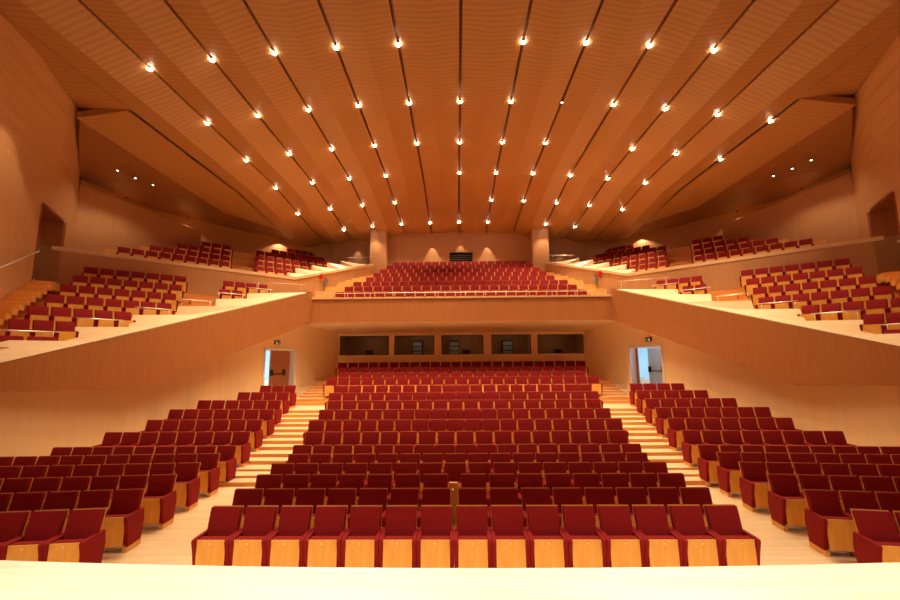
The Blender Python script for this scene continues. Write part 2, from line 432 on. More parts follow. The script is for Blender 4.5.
# ------------------------------------------------------------------ central upper bank
UC_Y = [23.2 + .88 * k for k in range(8)]
UC_Z = [6.92 + .44 * k - SEAT_H for k in range(8)]
UC_N = [25, 24, 23, 21, 20, 19, 18, 17]
mb = MB()
mb.box(-9.3, 9.3, 21.15, UC_Y[0]-.5, 5.3, UC_Z[0])
for k in range(8):
    y1 = UC_Y[k+1]-.5 if k < 7 else 30.7
    mb.box(-9.6+k*.3, 9.6-k*.3, UC_Y[k]-.5, y1, max(5.32, UC_Z[k]-1.2), UC_Z[k])
    for s in (-1, 1):   # half steps in the two aisles
        hw = UC_N[k]*PITCH/2 + .05
        a, b = sorted((s*hw, s*(9.3-k*.3)))
        mb.box(a, b, UC_Y[k]-.5-.42, UC_Y[k]-.5, max(5.32, UC_Z[k]-1.1), UC_Z[k]-.22)
struct(mb, 'floor', M['tier_wood'])

# ------------------------------------------------------------------ back walls
mb = MB()
mb.box(-5.15, -.74, 30.6, 30.9, 8, 13.4); mb.box(1.02, 5.15, 30.6, 30.9, 8, 13.4)
mb.box(-.74, 1.02, 30.6, 30.9, 8, 10.24); mb.box(-.74, 1.02, 30.6, 30.9, 11.0, 13.4)
struct(mb, 'wall_back', M['wall_wood'])
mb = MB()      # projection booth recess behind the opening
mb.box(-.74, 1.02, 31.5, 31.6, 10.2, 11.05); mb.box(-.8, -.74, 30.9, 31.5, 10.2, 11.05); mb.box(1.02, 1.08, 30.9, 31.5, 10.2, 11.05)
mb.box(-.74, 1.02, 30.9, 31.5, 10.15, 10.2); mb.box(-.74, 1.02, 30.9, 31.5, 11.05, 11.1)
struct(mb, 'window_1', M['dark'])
mb = MB()
mb.box(-.74, 1.02, 30.62, 30.66, 10.24, 10.3); mb.box(-.74, 1.02, 30.62, 30.66, 10.95, 11.0); mb.box(-.74, -.69, 30.62, 30.66, 10.3, 10.95); mb.box(.97, 1.02, 30.62, 30.66, 10.3, 10.95)
for q in (10.45, 10.6, 10.75): mb.box(-.69, .97, 30.64, 30.66, q, q+.02)
struct(mb, 'trim_6', M['grey'])
for s, nm in ((-1,'left'), (1,'right')):
    mb = MB()
    mb.prism([mx(p,s)[:2] for p in ((-5.15,29.5),(-6.3,29.5),(-6.3,30.9),(-5.15,30.9))], 7.5, 13.2)
    struct(mb, 'wall_pier_' + nm, M['wall_wood'])
    mb = MB()
    BW = [(-6.2,31.6), (-9.6,31.6), (-14.7,28.3), (-18.0,23.9), (-18.3,18.9)]
    for a, b in zip(BW[:-1], BW[1:]):
        wall_quad(mb, a, b, 8.0, 13.2, s=s)
    struct(mb, 'wall_upper_' + nm, M['wall_wood'])
    mb = MB()   # free-standing panel wall beside the upper seats
    wall_quad(mb, (-17.75,18.85), (-15.95,25.5), 7.0, (11.48, 11.15), th=.25, s=s)
    struct(mb, 'wall_panel_' + nm, M['wall_wood'])

# ------------------------------------------------------------------ great side walls with the corridor doorways
for s, nm in ((-1,'left'), (1,'right')):
    mb = MB()
    J1 = (-15.97,15.49); J2 = (-17.1,17.61); WE = (-17.75,18.87)
    low = [(-12.95,-6,2.2), (-12.95,9.7,2.2), J1+(2.2,)]
    lowp = [(-12.95,-6), (-12.95,9.7), J1, J2, WE]
    def strip(a, b, za, zb):
        mb.add([mx((a[0],a[1],za[0]),s), mx((b[0],b[1],zb[0]),s), mx((b[0],b[1],zb[1]),s), mx((a[0],a[1],za[1]),s)], [(0,1,2,3)])
    strip(lowp[0], lowp[1], (2.2,9.6), (2.2,9.6)); strip(lowp[1], J1, (2.2,9.6), (2.2,9.6))
    strip(J1, J2, (9.19,9.6), (9.19,9.6)); strip(J2, WE, (4,9.6), (4,9.6)); strip(J1, J2, (2.2,6.0), (2.2,6.0))
    topp = [(-12.0,-6,13.4), (-12.0,9.7,12.6), (-14.1,14.5,12.45), (-15.9,16.6,12.2), (-17.5,18.5,11.9)]
    # curved transition: subdivide between vertical part and the leaning top
    K = 8
    rows_ = []
    for (p, t) in zip(lowp, topp):
        col = []
        for j in range(K+1):
            u = j / K
            col.append(mx((p[0] + (t[0]-p[0]) * u**1.6, p[1] + (t[1]-p[1]) * u**1.6, 9.6 + (t[2]-9.6) * u), s))
        rows_.append(col)
    vs = [v for c in rows_ for v in c]; fs = []
    for i in range(len(rows_)-1):
        for j in range(K): fs.append((i*(K+1)+j, (i+1)*(K+1)+j, (i+1)*(K+1)+j+1, i*(K+1)+j+1))
    mb.add(vs, fs)
    # return from the wall end back behind the panel wall
    strip(WE, (-18.3,19.2), (6,11.9), (6,11.9))
    struct(mb, 'wall_great_' + nm, M['wall_wood'], smooth=False)
    mb = MB()   # corridor behind the doorway
    Fx = (S0[0]-3.2*U[0], S0[1]-3.2*U[1])
    pts = [J1, (J1[0]-3.4*U[0], J1[1]-3.4*U[1]), Fx, J2]
    mb.prism([mx(q,s)[:2] for q in pts], 9.19, 9.3)                      # lintel / ceiling
    mb.prism([mx(q,s)[:2] for q in (J1, pts[1], (pts[1][0]+.1,pts[1][1]-.1), (J1[0]+.1,J1[1]-.1))], 5.5, 9.19)
    mb.prism([mx(q,s)[:2] for q in (pts[1], Fx, (Fx[0]-.1,Fx[1]), (pts[1][0]-.1,pts[1][1]))], 5.5, 9.19)
    mb.prism([mx(q,s)[:2] for q in (J2, Fx, (Fx[0]+.06,Fx[1]+.1), (J2[0]+.02,J2[1]+.1))], 5.5, 9.19)
    struct(mb, 'wall_corridor_' + nm, M['dark_wood'])
    mb = MB(); mb.prism([mx(q,s)[:2] for q in pts], 6.0, 6.3)
    struct(mb, 'floor', M['tier_wood'])

# ------------------------------------------------------------------ ceiling
ZX = {0:13.3, 1:13.27, 2:13.2, 3:13.06, 4:12.85, 5:12.57, 6:12.27, 7:12.05}
def zc(x):
    a = abs(x)/2; i = min(int(a), 6); t = a - i
    return ZX[i]*(1-t) + ZX[i+1]*t
def zdrop(y, x=0):
    if y <= 22.3: return 0
    return -.6*(y-22.3)/6.5 if y < 28.8 else -.6 - (.16 if abs(x) < 6.5 else 0)*(y-28.8)/1.8
SX = [2.0*i for i in range(-6, 7)]
GAP = .05
YN = [-6, 0, 6, 12, 17, 22.3, 25.5, 28.8, 30.6]
for i in range(12):
    xa, xb = SX[i], SX[i+1]
    ym = YN + ([32.2] if abs((xa+xb)/2) > 6 else [])
    mb = MB(); vs = []; fs = []
    out_is_a = abs(xa) > abs(xb)
    ends = [(xa+GAP, zc(xa)), ((xa+xb)/2, (zc(xa)+zc(xb))/2 - FOLD if False else (zc(xa)+zc(xb))/2 - (.06 + .022*abs((xa+xb)/2))), (xb-GAP, zc(xb))]
    for y in ym:
        for (x, z) in ends: vs.append((x, y, z + zdrop(y, x)))
        for (x, z) in ((ends[2][0], ends[2][1]+.22), (ends[0][0], ends[0][1]+.22)): vs.append((x, y, z + zdrop(y, x)))
    for j in range(len(ym)-1):
        for k in range(5):
            fs.append((j*5+k, j*5+(k+1)%5, (j+1)*5+(k+1)%5, (j+1)*5+k))
    fs += [(0,1,2,3,4), tuple((len(ym)-1)*5+k for k in (4,3,2,1,0))]
    mb.add(vs, fs)
    struct(mb, 'ceiling', M['ceiling'])
# channel backs above the slots
mb = MB()
for x in SX:
    for j in range(len(YN)-1):
        y0, y1 = YN[j], YN[j+1]
        z0, z1 = zc(x)+zdrop(y0,x)+.2, zc(x)+zdrop(y1,x)+.2
        mb.add([(x-.1,y0,z0),(x+.1,y0,z0),(x+.1,y1,z1),(x-.1,y1,z1)], [(0,1,2,3)])
struct(mb, 'trim_7', M['channel'])
for s in (-1, 1):
    # outermost strip
    mb = MB()
    o0, o1 = 12.0+GAP, 14.05
    pts = [(-o0,14.3,12.24), (-o1,14.4,12.05), (-o1,24.5,12.0), (-o0,27.5,11.9), (-o0,22.3,12.24)]
    mb.add([mx(p,s) for p in pts] + [mx((p[0],p[1],p[2]+.25),s) for p in pts],
           [(0,1,2,4),(4,2,3)] + [(5,6,7,9),(9,7,8)] + [(0,1,6,5),(1,2,7,6),(2,3,8,7)])
    struct(mb, 'ceiling', M['ceiling'])
    # rising surface in front, out to the great side wall
    mb = MB()
    mb.add([mx(p,s) for p in [(-11.94,-6,12.262), (-11.94,14.35,12.262), (-14.3,14.5,12.5), (-16.5,16.9,12.35), (-13.6,9.7,12.75), (-13.6,-6,12.9)]], [(0,1,2,4,5),(2,3,4)])
    struct(mb, 'ceiling', M['ceiling'])
    # soffit over the upper tier
    mb = MB()
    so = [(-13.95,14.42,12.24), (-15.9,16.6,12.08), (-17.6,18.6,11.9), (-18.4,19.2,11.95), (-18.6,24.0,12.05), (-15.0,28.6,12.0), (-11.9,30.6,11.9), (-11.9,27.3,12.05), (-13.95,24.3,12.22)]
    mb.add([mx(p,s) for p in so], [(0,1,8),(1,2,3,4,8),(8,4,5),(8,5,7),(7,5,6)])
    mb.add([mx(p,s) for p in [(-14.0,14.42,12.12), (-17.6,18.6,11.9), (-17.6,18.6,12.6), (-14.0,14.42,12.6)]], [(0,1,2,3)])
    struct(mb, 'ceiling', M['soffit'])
# building shell above and behind the stage
mb = MB()
mb.box(-19.5, 19.5, -6.2, 33, 13.9, 14.1)
struct(mb, 'ceiling', M['dark_wood'])
mb = MB(); mb.box(-13.2, 13.2, -6.2, -6, -.3, 13.9)
struct(mb, 'wall_stage', M['wall_wood'])

# ------------------------------------------------------------------ control booth under the balcony
BX = [(-6.84,-4.05), (-3.75,-1.5), (-1.1,1.27), (1.72,3.94), (4.3,6.95)]
ZB0, ZB1 = 3.50, 4.58
mb = MB()
mb.box(-7.1, 7.1, 24.3, 24.5, 1.9, ZB0); mb.box(-7.1, 7.1, 24.3, 24.5, ZB1, 5.3)
xs = [-7.1] + [v for p in BX for v in p] + [7.1]
for i in range(0, len(xs), 2): mb.box(xs[i], xs[i+1], 24.3, 24.5, ZB0, ZB1)
struct(mb, 'wall_booth', M['cream'])
mb = MB(); mb.box(-7.0, 7.0, 24.22, 24.3, 4.62, 4.72); mb.box(-7.0, 7.0, 24.22, 24.3, 3.40, 3.47)
struct(mb, 'trim_8', M['cream'])
mb = MB(); mb.box(-7.1, 7.1, 26.6, 26.7, 1.9, 5.3); mb.box(-7.2,-7.1,24.5,26.7,1.9,5.3); mb.box(7.1,7.2,24.5,26.7,1.9,5.3)
mb.box(-7.1,7.1,24.5,26.7,5.0,5.1); mb.box(-4.0,-3.9,24.5,26.6,1.9,5.0); mb.box(4.1,4.2,24.5,26.6,1.9,5.0)
struct(mb, 'wall_booth_room', M['door'])
mb = MB(); mb.box(-7.1,7.1,24.5,26.7,1.9,2.5)
struct(mb, 'floor', M['dark_wood'])
for i, (a, b) in enumerate(BX):
    mb = MB(); mb.box(a, b, 24.40, 24.415, ZB0, ZB1)
    g = struct(mb, 'window_%d' % (i+2), M['glass'])
    f = MB()
    for q in ((a,a+.035,ZB0,ZB1),(b-.035,b,ZB0,ZB1),(a,b,ZB0,ZB0+.035),(a,b,ZB1-.035,ZB1)):
        f.box(q[0], q[1], 24.36, 24.46, q[2], q[3])
    f.obj('window_frame', M['dark'], g)
# what shows inside the booth
desk_spots = [(-5.3,'left end window'), (.3,'middle window'), (5.6,'right end window')]
for x, w in desk_spots:
    r = empty('control_desk', (x, 25.0, 2.5))
    tag(r, 'dark control desk with monitor behind the %s of the booth' % w, 'desk', 'control desks in the booth')
    d = MB(); d.box(-.6,.6,-.25,.25,.78,.83); d.box(-.58,-.52,-.2,.2,0,.78); d.box(.52,.58,-.2,.2,0,.78); d.obj('desk_top', M['grey'], r)
    d = MB(); d.box(-.22,.22,.02,.06,.98,1.28); d.box(-.03,.03,.03,.05,.83,.98); d.box(-.12,.12,-.05,.12,.83,.845); d.obj('monitor', M['dark'], r)
for x in (-2.6, 2.8, -.4):
    r = empty('equipment_rack', (x, 26.2, 2.5))
    w = {-2.6:'second booth window from the left', 2.8:'fourth booth window from the left', -.4:'middle booth window, left of the desk'}[x]
    tag(r, 'tall black equipment rack inside ' + w, 'rack', 'equipment racks in the booth')
    d = MB(); d.box(-.3,.3,-.3,.3,0,1.9); d.obj('cabinet', M['dark'], r, bevel=.01)
    d = MB()
    for q in range(6): d.box(-.26,.26,-.33,-.3,.2+.27*q,.4+.27*q)
    d.obj('equipment_panel', M['grey'], r)

# ------------------------------------------------------------------ stall doors
for s, nm in ((-1,'left'), (1,'right')):
    D = Vector((WD1[0]-WD0[0], WD1[1]-WD0[1])).normalized(); ang = atan2(D[1], D[0] * (-s if s == 1 else 1))
    a = Vector(mx(WD0, s)[:2]); b = Vector(mx(WD1, s)[:2]); d = (b-a).normalized(); L_ = (b-a).length
    nout = Vector((-d[1], d[0]));
    if nout[0]*a[0] < 0: nout = -nout
    Mx = Matrix(((d[0], nout[0], 0, a[0]), (d[1], nout[1], 0, a[1]), (0,0,1,1.72), (0,0,0,1)))
    H_ = 3.80-1.72
    # reveal + frame (local x along the wall, y outwards)
    mb = MB()
    mb.box(-.02,.1,-.03,.45,0,H_,Mx); mb.box(L_-.1,L_+.02,-.03,.45,0,H_,Mx); mb.box(-.02,L_+.02,-.03,.45,H_-.1,H_+.03,Mx)
    fr = struct(mb, 'door_%d' % (1 if s == -1 else 2), M['white'])
    if s == -1:
        mb = MB(); mb.box(.72, L_-.1, .30, .36, 0, H_-.1, Mx); lf = mb.obj('door_leaf', M['door'], fr)
        x0, x1, yb = .8, 1.6, .26
    else:
        # leaf swung outwards, seen edge-on, and the far corridor leaf
        mb = MB(); mb.box(.10,.16,.45,1.0,0,H_-.1,Mx); mb.obj('door_leaf', M['charcoal'], fr)
        mb = MB(); mb.box(.95,1.95,1.05,1.1,0,H_-.1,Mx); lf = mb.obj('door_leaf', M['steelblue'], fr)
        x0, x1, yb = 1.05, 1.85, 1.0
        mb = MB(); mb.box(L_-.22,L_-.1,.30,.36,0,H_-.1,Mx); mb.obj('door_jamb', M['door'], fr)
    mb = MB(); mb.tube([Mx @ Vector((x0,yb,.88)), Mx @ Vector((x1,yb,.88))], .022)
    mb.box(x0-.05,x0+.06,yb-.03,yb+.05,.8,1.08,Mx); mb.box(x1-.06,x1+.05,yb-.03,yb+.05,.8,1.08,Mx)
    mb.obj('panic_bar', M['dark'], fr)
    # corridor shell
    mb = MB()
    mb.box(-1.2, L_+1.2, 3.0, 3.1, 0, 2.6, Mx); mb.box(-1.3,-1.2,.45,3.1,0,2.6,Mx); mb.box(L_+1.2,L_+1.3,.45,3.1,0,2.6,Mx)
    mb.box(-1.3,L_+1.3,.2,3.1,2.6,2.7,Mx); mb.box(-1.3,L_+1.3,0.0,3.1,-.1,0,Mx)
    struct(mb, 'wall_lobby_' + nm, M['steelblue'])
    # daylight-white tube in the lobby
    ld = bpy.data.lights.new('lobby_light', 'AREA'); ld.energy = 70 if s == 1 else 160; ld.color = (.5,.75,1); ld.size = .5
    lo = bpy.data.objects.new('lobby_light', ld); COL.objects.link(lo)
    lo.location = Mx @ Vector((L_*.5, 1.9, 2.5))
    # exit sign above the door
    r = empty('exit_sign', tuple(Mx @ Vector((L_*.36, -.02, H_+.22))))
    r.rotation_euler = (0,0,atan2(d[1],d[0]))
    tag(r, 'small dark illuminated exit sign above the %s stalls door' % nm, 'sign', 'exit signs')
    sy = -1 if (Matrix.Rotation(atan2(d[1],d[0]),2) @ Vector((0,1))).dot(nout) > 0 else 1
    q = MB(); q.box(-.17,.17,min(0,sy*.05),max(0,sy*.05),-.05,.14); q.obj('sign_box', M['dark'], r)
    q = MB(); y_ = sorted((sy*.051, sy*.056))
    q.disc((0,0,0),.022,.002,10,Matrix.Translation((-.07,y_[0],.095)) @ Matrix.Rotation(-pi/2*1,4,'X'))
    q.box(-.13,.14,y_[0],y_[1],-.03,-.015); q.box(-.1,-.045,y_[0],y_[1],-.015,.085); q.box(-.12,-.1,y_[0],y_[1],.03,.06); q.box(-.04,-.02,y_[0],y_[1],-.03,.03)
    q.box(.03,.10,y_[0],y_[1],.03,.05); q.add([(.09,y_[0],.0),(.13,y_[0],.04),(.09,y_[0],.08)],[(0,1,2)])
    q.obj('pictogram', M['amber'], r)

# ------------------------------------------------------------------ railings
rail_no = 0
def railing(p, q, label, group=None, h=.32, posts=3, base=None, name='railing', r=.018):
    p = Vector(p); q = Vector(q)
    root = empty(name, tuple(p)); root['label'] = label; root['category'] = 'railing'
    if group: root['group'] = group
    up = Vector((0,0,h)); L0 = q - p
    m = MB(); m.tube([up, L0 + up], r); m.obj('handrail', M['metal'], root, smooth=True)
    for i in range(posts):
        t = (i + .5) / posts if posts > 2 else (.08 + .84 * i)
        c = L0 * t
        m = MB(); m.tube([c, c + up], r*.6, 6); m.obj('post', M['metal'], root, smooth=True)
    return root
railing((-7.3,21.0,6.27), (7.3,21.0,6.27), 'long steel rail along the front ledge of the central balcony', None, h=.24, posts=13)
pos = ['lowest one', 'second lowest', 'third from bottom', 'third from top', 'second from top', 'topmost one']
for s, nm in ((-1,'left'), (1,'right')):
    for i in range(6):
        d = Vector(RK[i]) - Vector(LK[i]); d.normalize()
        n_ = Vector((d[1], -d[0], 0)) * .06
        a = mx(tuple(Vector(LK[i]) + n_ - d*(.5 if i == 0 else 0)), s); b = mx(tuple(Vector(RK[i]) + n_ - d*.15), s)
        railing(a, b, 'short steel rail on the %s stepped cream ledge, %s' % (nm, pos[i]), 'steel rails on the stepped side ledges', h=.3, posts=2)
    # wall handrail beside the aisle steps
    a, b = mx((-13.75,11.45,5.45),s), mx((-15.82,15.3,7.3),s)
    d = Vector((1,0,0)) * (1 if s==-1 else -1) * .12
    root = empty('handrail', a); tag(root, 'sloping handrail on the wood wall by the %s corridor doorway' % nm, 'handrail', 'wall handrails')
    m = MB(); m.tube([d, Vector(b)-Vector(a)+d], .025); m.obj('tube', M['metal'], root, smooth=True)
    for t in (.1,.9):
        c = (Vector(b)-Vector(a))*t
        m = MB(); m.tube([c - d*.3, c + d*.9 - Vector((0,0,.05)), c + d], .012, 6); m.obj('bracket', M['metal'], root)
    # low rail in front of the aisle opening of the terrace / inner upper tier
    a, b = mx((-10.6,21.6,6.55),s), mx((-8.3,22.6,6.55),s)
    railing(a, b, 'thin steel rail at the inner top corner of the %s side terrace' % nm, 'corner rails', h=.7, posts=2, r=.013)
    a, b = mx((-7.9,28.9,9.8),s), mx((-6.2,29.25,9.92),s)
    railing(a, b, 'small steel rail at the rear end of the %s upper ledge beside the pier' % nm, 'rear corner rails', h=.45, posts=3, r=.015)
    # fire extinguisher + red box on the inner parapet wall
    dseg = (Vector(E1)-Vector(C1)).normalized()
    P0 = Vector(C1) + dseg * 2.02 ; nin = Vector((dseg[1], -dseg[0]))
    c = P0 + nin*.12; c2 = P0 - dseg*.3 + nin*.08
    r = empty('fire_extinguisher', (*mx((c[0],c[1]),s)[:2], 7.75))
    tag(r, 'dark fire extinguisher hanging on the %s inner tier wall beside a red box' % nm, 'fire extinguisher', 'fire extinguishers')
    m = MB(); m.disc((0,0,0),.08,.4,14); m.disc((0,0,.4),(.08,.03),.08,14); m.obj('cylinder', M['grey'], r, smooth=False)
    m = MB(); m.disc((0,0,.48),.03,.06,10); m.box(-.02,.02,-.1,.02,.52,.56); m.obj('valve', M['dark'], r)
    m = MB(); m.tube([(0,-.02,.5),(.09,-.06,.42),(.1,-.05,.2)],.012,6); m.obj('hose', M['dark'], r)
    m = MB(); Mz = Matrix.Rotation(atan2(dseg[1], dseg[0]*(1 if s==-1 else -1)),4,'Z')
    m.box(-.09,.09,-.05,.05,0,.3,Mz)
    o = m.obj('alarm_box', M['red']); o.location = (*mx((c2[0],c2[1]),s)[:2], 8.22)
    tag(o, 'red fire alarm box on the %s inner tier wall' % nm, 'alarm box', 'fire alarm boxes')
    # green emergency sign on the back wall by the pier
    m = MB(); m.box(-.16,.16,-.05,0,-.1,.1); r = m.obj('emergency_sign', M['dark']); r.location = (*mx((-6.62,31.58),s)[:2], 10.75)
    tag(r, 'small green emergency sign high on the %s rear wall beside the pier' % nm, 'sign', 'green emergency signs')
    m = MB(); m.box(-.12,.12,-.056,-.051,-.06,.06); m.obj('lit_face', M['green'], r)

# ------------------------------------------------------------------ seats
def seat_meshes():
    """local frame: origin on the floor below the backrest top, facing -y"""
    R = {}
    TB = Matrix.Translation((0,-.16,.43)) @ Matrix.Rotation(radians(-16),4,'X')   # backrest leans back
    def slab(w0, w1, y0, y1, z0, z1, Mt, b=.02, nseg=5):
        """soft edged slab"""
        m = MB(); w = lambda t: w0+(w1-w0)*t
        zs = [0, b/(z1-z0), .35, .7, 1-b/(z1-z0), 1]
        ins = [b, 0, 0, 0, 0, b*.4]
        vs = []; fs = []; n = 8
        for t, q in zip(zs, ins):
            z = z0+(z1-z0)*t; hw = w(t)/2 - q*.5; bulge = -.012*sin(pi*t)
            ya, yb = y0+q*.6+bulge, y1-q*.3
            ring = [(-hw+b,ya,z),(hw-b,ya,z),(hw,ya+b,z),(hw,yb-b*.3,z),(hw-b*.3,yb,z),(-hw+b*.3,yb,z),(-hw,yb-b*.3,z),(-hw,ya+b,z)]
            vs += [Mt @ Vector(p) for p in ring]
        for i in range(len(zs)-1):
            for k in range(n): fs.append((i*n+k,i*n+(k+1)%n,(i+1)*n+(k+1)%n,(i+1)*n+k))
        fs += [tuple(range(n-1,-1,-1)), tuple((len(zs)-1)*n+k for k in range(n))]
        m.add(vs, fs); return m
    R['backrest'] = (slab(.47,.49,-.05,.012,0,.495,TB,.018), 'fabric')
    m = MB(); m.box(-.245,.245,.0125,.03,-.12,.512,TB); R['back_shell'] = (m,'seat_wood')
    TS = Matrix.Translation((0,-.455,.11)) @ Matrix.Rotation(radians(-2),4,'X')
    m = MB(); m.box(-.213,.213,-.012,.006,0,.465,TS); R['seat_underside'] = (m,'seat_wood')
    R['seat_cushion'] = (slab(.42,.42,.007,.13,.0,.475,TS,.02), 'fabric')
    def arm(sx):
        m = MB()
        prof = [(-.40,.085),(-.465,.42),(-.50,.565),(-.485,.59),(-.40,.60),(-.20,.60),(-.02,.60),(.01,.40),(-.05,.085)]
        x0, x1 = sorted((sx*.216, sx*.273)); n = len(prof); b = .012
        vs = []
        for x, k in ((x0,.5),(x0+b,0),(x1-b,0),(x1,.5)):
            cy = sum(p[0] for p in prof)/n; cz = sum(p[1] for p in prof)/n
            for (y,z) in prof:
                f = 1 - k*.05
                vs.append((x, cy+(y-cy)*f, cz+(z-cz)*f))
        fs = [tuple(range(n-1,-1,-1)), tuple(range(3*n,4*n))]
        for j in range(3):
            for k in range(n): fs.append((j*n+k,j*n+(k+1)%n,(j+1)*n+(k+1)%n,(j+1)*n+k))
        m.add(vs, fs); return m
    R['armrest_l'] = (arm(-1),'fabric'); R['armrest_r'] = (arm(1),'fabric')
    m = MB()
    for sx in (-1,1):
        x0,x1 = sorted((sx*.19,sx*.27)); m.box(x0,x1,-.42,-.04,0.002,.085)
    m.box(-.19,.19,-.12,-.05,.002,.11)
    R['base'] = (m,'seat_wood')
    m = MB(); m.box(-.19,.19,-.30,-.27,.03,.06); m.box(-.19,.19,-.33,-.12,.012,.02); R['vent_grille'] = (m,'metal')
    m = MB(); m.disc((0,0,0),.011,.004,10,Matrix.Translation((0,-.483,.535)) @ Matrix.Rotation(pi/2,4,'X')); R['number_disc'] = (m,'white')
    return R
SM = seat_meshes()
SME = {k: mb.mesh('seat_'+k, M[mat], smooth=False) for k, (mb, mat) in SM.items()}
ORD = ['', 'first','second','third','fourth','fifth','sixth','seventh','eighth','ninth','tenth','eleventh','twelfth','thirteenth','fourteenth','fifteenth','sixteenth']
seats = []   # (x, y, z, rot, label, group)
def o_side(i, n):        # position words from the nearest end
    return ('%s from left' % ORD[i+1]) if i < (n+1)//2 else ('%s from right' % ORD[n-i])
# centre stalls
for r, (y, z, n) in enumerate(zip(ROW_Y, ROW_Z, ROW_N)):
    w = n*PITCH; k = int(round(n if r > 0 else 15))
    sp = w / k
    if r in (1, 2):
        k = 15; gap = .08 if r == 1 else .2; sp = (w - gap)/15
    for i in range(k):
        x = -w/2 + sp*(i+.5) + (gap if r in (1, 2) and i >= 7 else 0)
        seats.append((x, y, z, 0, sp, 'burgundy seat, %s in row %s of the centre stalls' % (o_side(i,k), '{R}'), 'centre', r, i))
# side stalls
def wall_clear(x, y):       # distance from the left wall line of the stalls
    d = Vector((WD0[0]-W0[0], WD0[1]-W0[1])).normalized() if y > 12 else Vector((.9,2.4)).normalized()
    n = Vector((-d[1], d[0])); v = Vector((x-W0[0], y-W0[1])); return -(v.dot(n))
for s, nm, AN in ((-1,'left',SANG_L), (1,'right',SANG_R)):
    for r in range(12):
        ax, ay = SIDE[r]
        if s == 1:
            ay = [6.95,7.95,8.98,9.99,11.0,11.82,12.95,14.04,15.08,16.09,17.2,18.3][r]
            ax = -[5.66,5.74,5.84,5.94,6.05,6.04,6.22,6.35,6.46,6.55,6.71,6.9][r]
        th = radians(AN[r])
        # rows run outwards from the aisle; angle measured from the pixel slope (positive = outer end further back)
        dx, dy = -cos(th), sin(th)
        z = ROW_Z[r]
        for i in range(SN[r]):
            t = PITCH*(i+.5)
            x = ax + dx*t; y = ay + dy*t
            if wall_clear(x - .3, y) < .12: continue
            X = x if s == -1 else -x
            rot = -th if s == -1 else th
            seats.append((X, y, z, rot, PITCH, 'SIDE', nm + ' stalls', r, i))
# side terraces
for s, nm in ((-1,'left'), (1,'right')):
    for ri, k in enumerate(ORDER):
        (ax,ay),(bx,by),zt = TER[k]; n = TR[k]
        d = Vector((bx-ax, by-ay)); L_ = d.length; u = d.normalized(); sp = L_/n
        idx = 0
        for i in range(n):
            p = Vector((ax,ay)) + u*sp*(i+.5)
            a = atan2(u[1],u[0])
            seats.append((p[0]*(-s), p[1], zt-SEAT_H, a if s==-1 else -a, sp, 'TER', nm+' side terrace', ri, i))
    for k, (sx, sy), n in (('f',(-11.75,20.4),2), ('g',(-12.1,21.3),4)):
        (ax,ay),(bx,by),zt = TER[k]
        u = Vector((bx-ax, by-ay)).normalized()
        a = atan2(u[1],u[0])
        for i in range(n):
            p = Vector((sx,sy)) + u*PITCH*(i+.5)
            seats.append((p[0]*(-s), p[1], zt-SEAT_H, a if s==-1 else -a, PITCH, 'TER2', nm+' small terrace block', ORDER.index(k)-5, i))
# upper tier
for s, nm in ((-1,'left'), (1,'right')):
    a = atan2(U[1],U[0])
    ends = [(-12.68,22.94),(-13.12,23.76),(-13.57,24.58),(-13.99,25.4)]
    cnt = [9,7,5,3]
    for k in range(4):
        for i in range(cnt[k]):
            p = Vector(ends[k]) - U*PITCH*(i+.5)
            seats.append((p[0]*(-s), p[1], UR_Z[k]-SEAT_H, a if s==-1 else -a, PITCH, 'UP', nm+' upper tier', k, i))
    for k in range(6):
        st0 = Vector([(-11.75,23.83),(-12.17,24.67),(-12.56,25.55),(-12.96,26.41),(-12.66,27.94),(-12.3,29.53)][k])
        n = [4,7,9,10,7,5][k]
        for i in range(n):
            p = st0 + U*PITCH*(i+.5)
            if p[1] > 31.0: continue
            seats.append((p[0]*(-s), p[1], UR_Z[k]-SEAT_H, a if s==-1 else -a, PITCH, 'UP', nm+' upper tier', k, i))
# central balcony
for k in range(8):
    n = UC_N[k]
    for i in range(n):
        seats.append((-n*PITCH/2+PITCH*(i+.5), UC_Y[k], UC_Z[k], 0, PITCH, 'CB', 'central balcony', k, i))

# camera numbers are needed to know which seats show largest
CAM = Vector((-.2, 0, 3.17)); PITCHA, YAW, ROLL = radians(8.0), radians(-.92), radians(.44)
fw = Vector((sin(YAW)*cos(PITCHA), cos(YAW)*cos(PITCHA), sin(PITCHA))); rt = Vector((cos(YAW), -sin(YAW), 0)); up = rt.cross(fw)
r2 = rt*cos(ROLL) - up*sin(ROLL); u2 = r2.cross(fw)
def inview(sd, margin=0):
    x, y, z = sd[:3]; ok = False
    for dz in (.3,.9):
        v = Vector((x, y-.2, z+dz)) - CAM; k = v.dot(fw)
        if k <= .1: continue
        px = 430*v.dot(r2)/k; 
        if abs(px) < 452 + margin: ok = True
    return ok
vis = [sd for sd in seats if inview(sd)]
vis.sort(key=lambda sd: (Vector(sd[:3]) - CAM).length)
near = vis[:300]; nearset = set(id(q) for q in near)
far = [sd for sd in seats if id(sd) not in nearset]

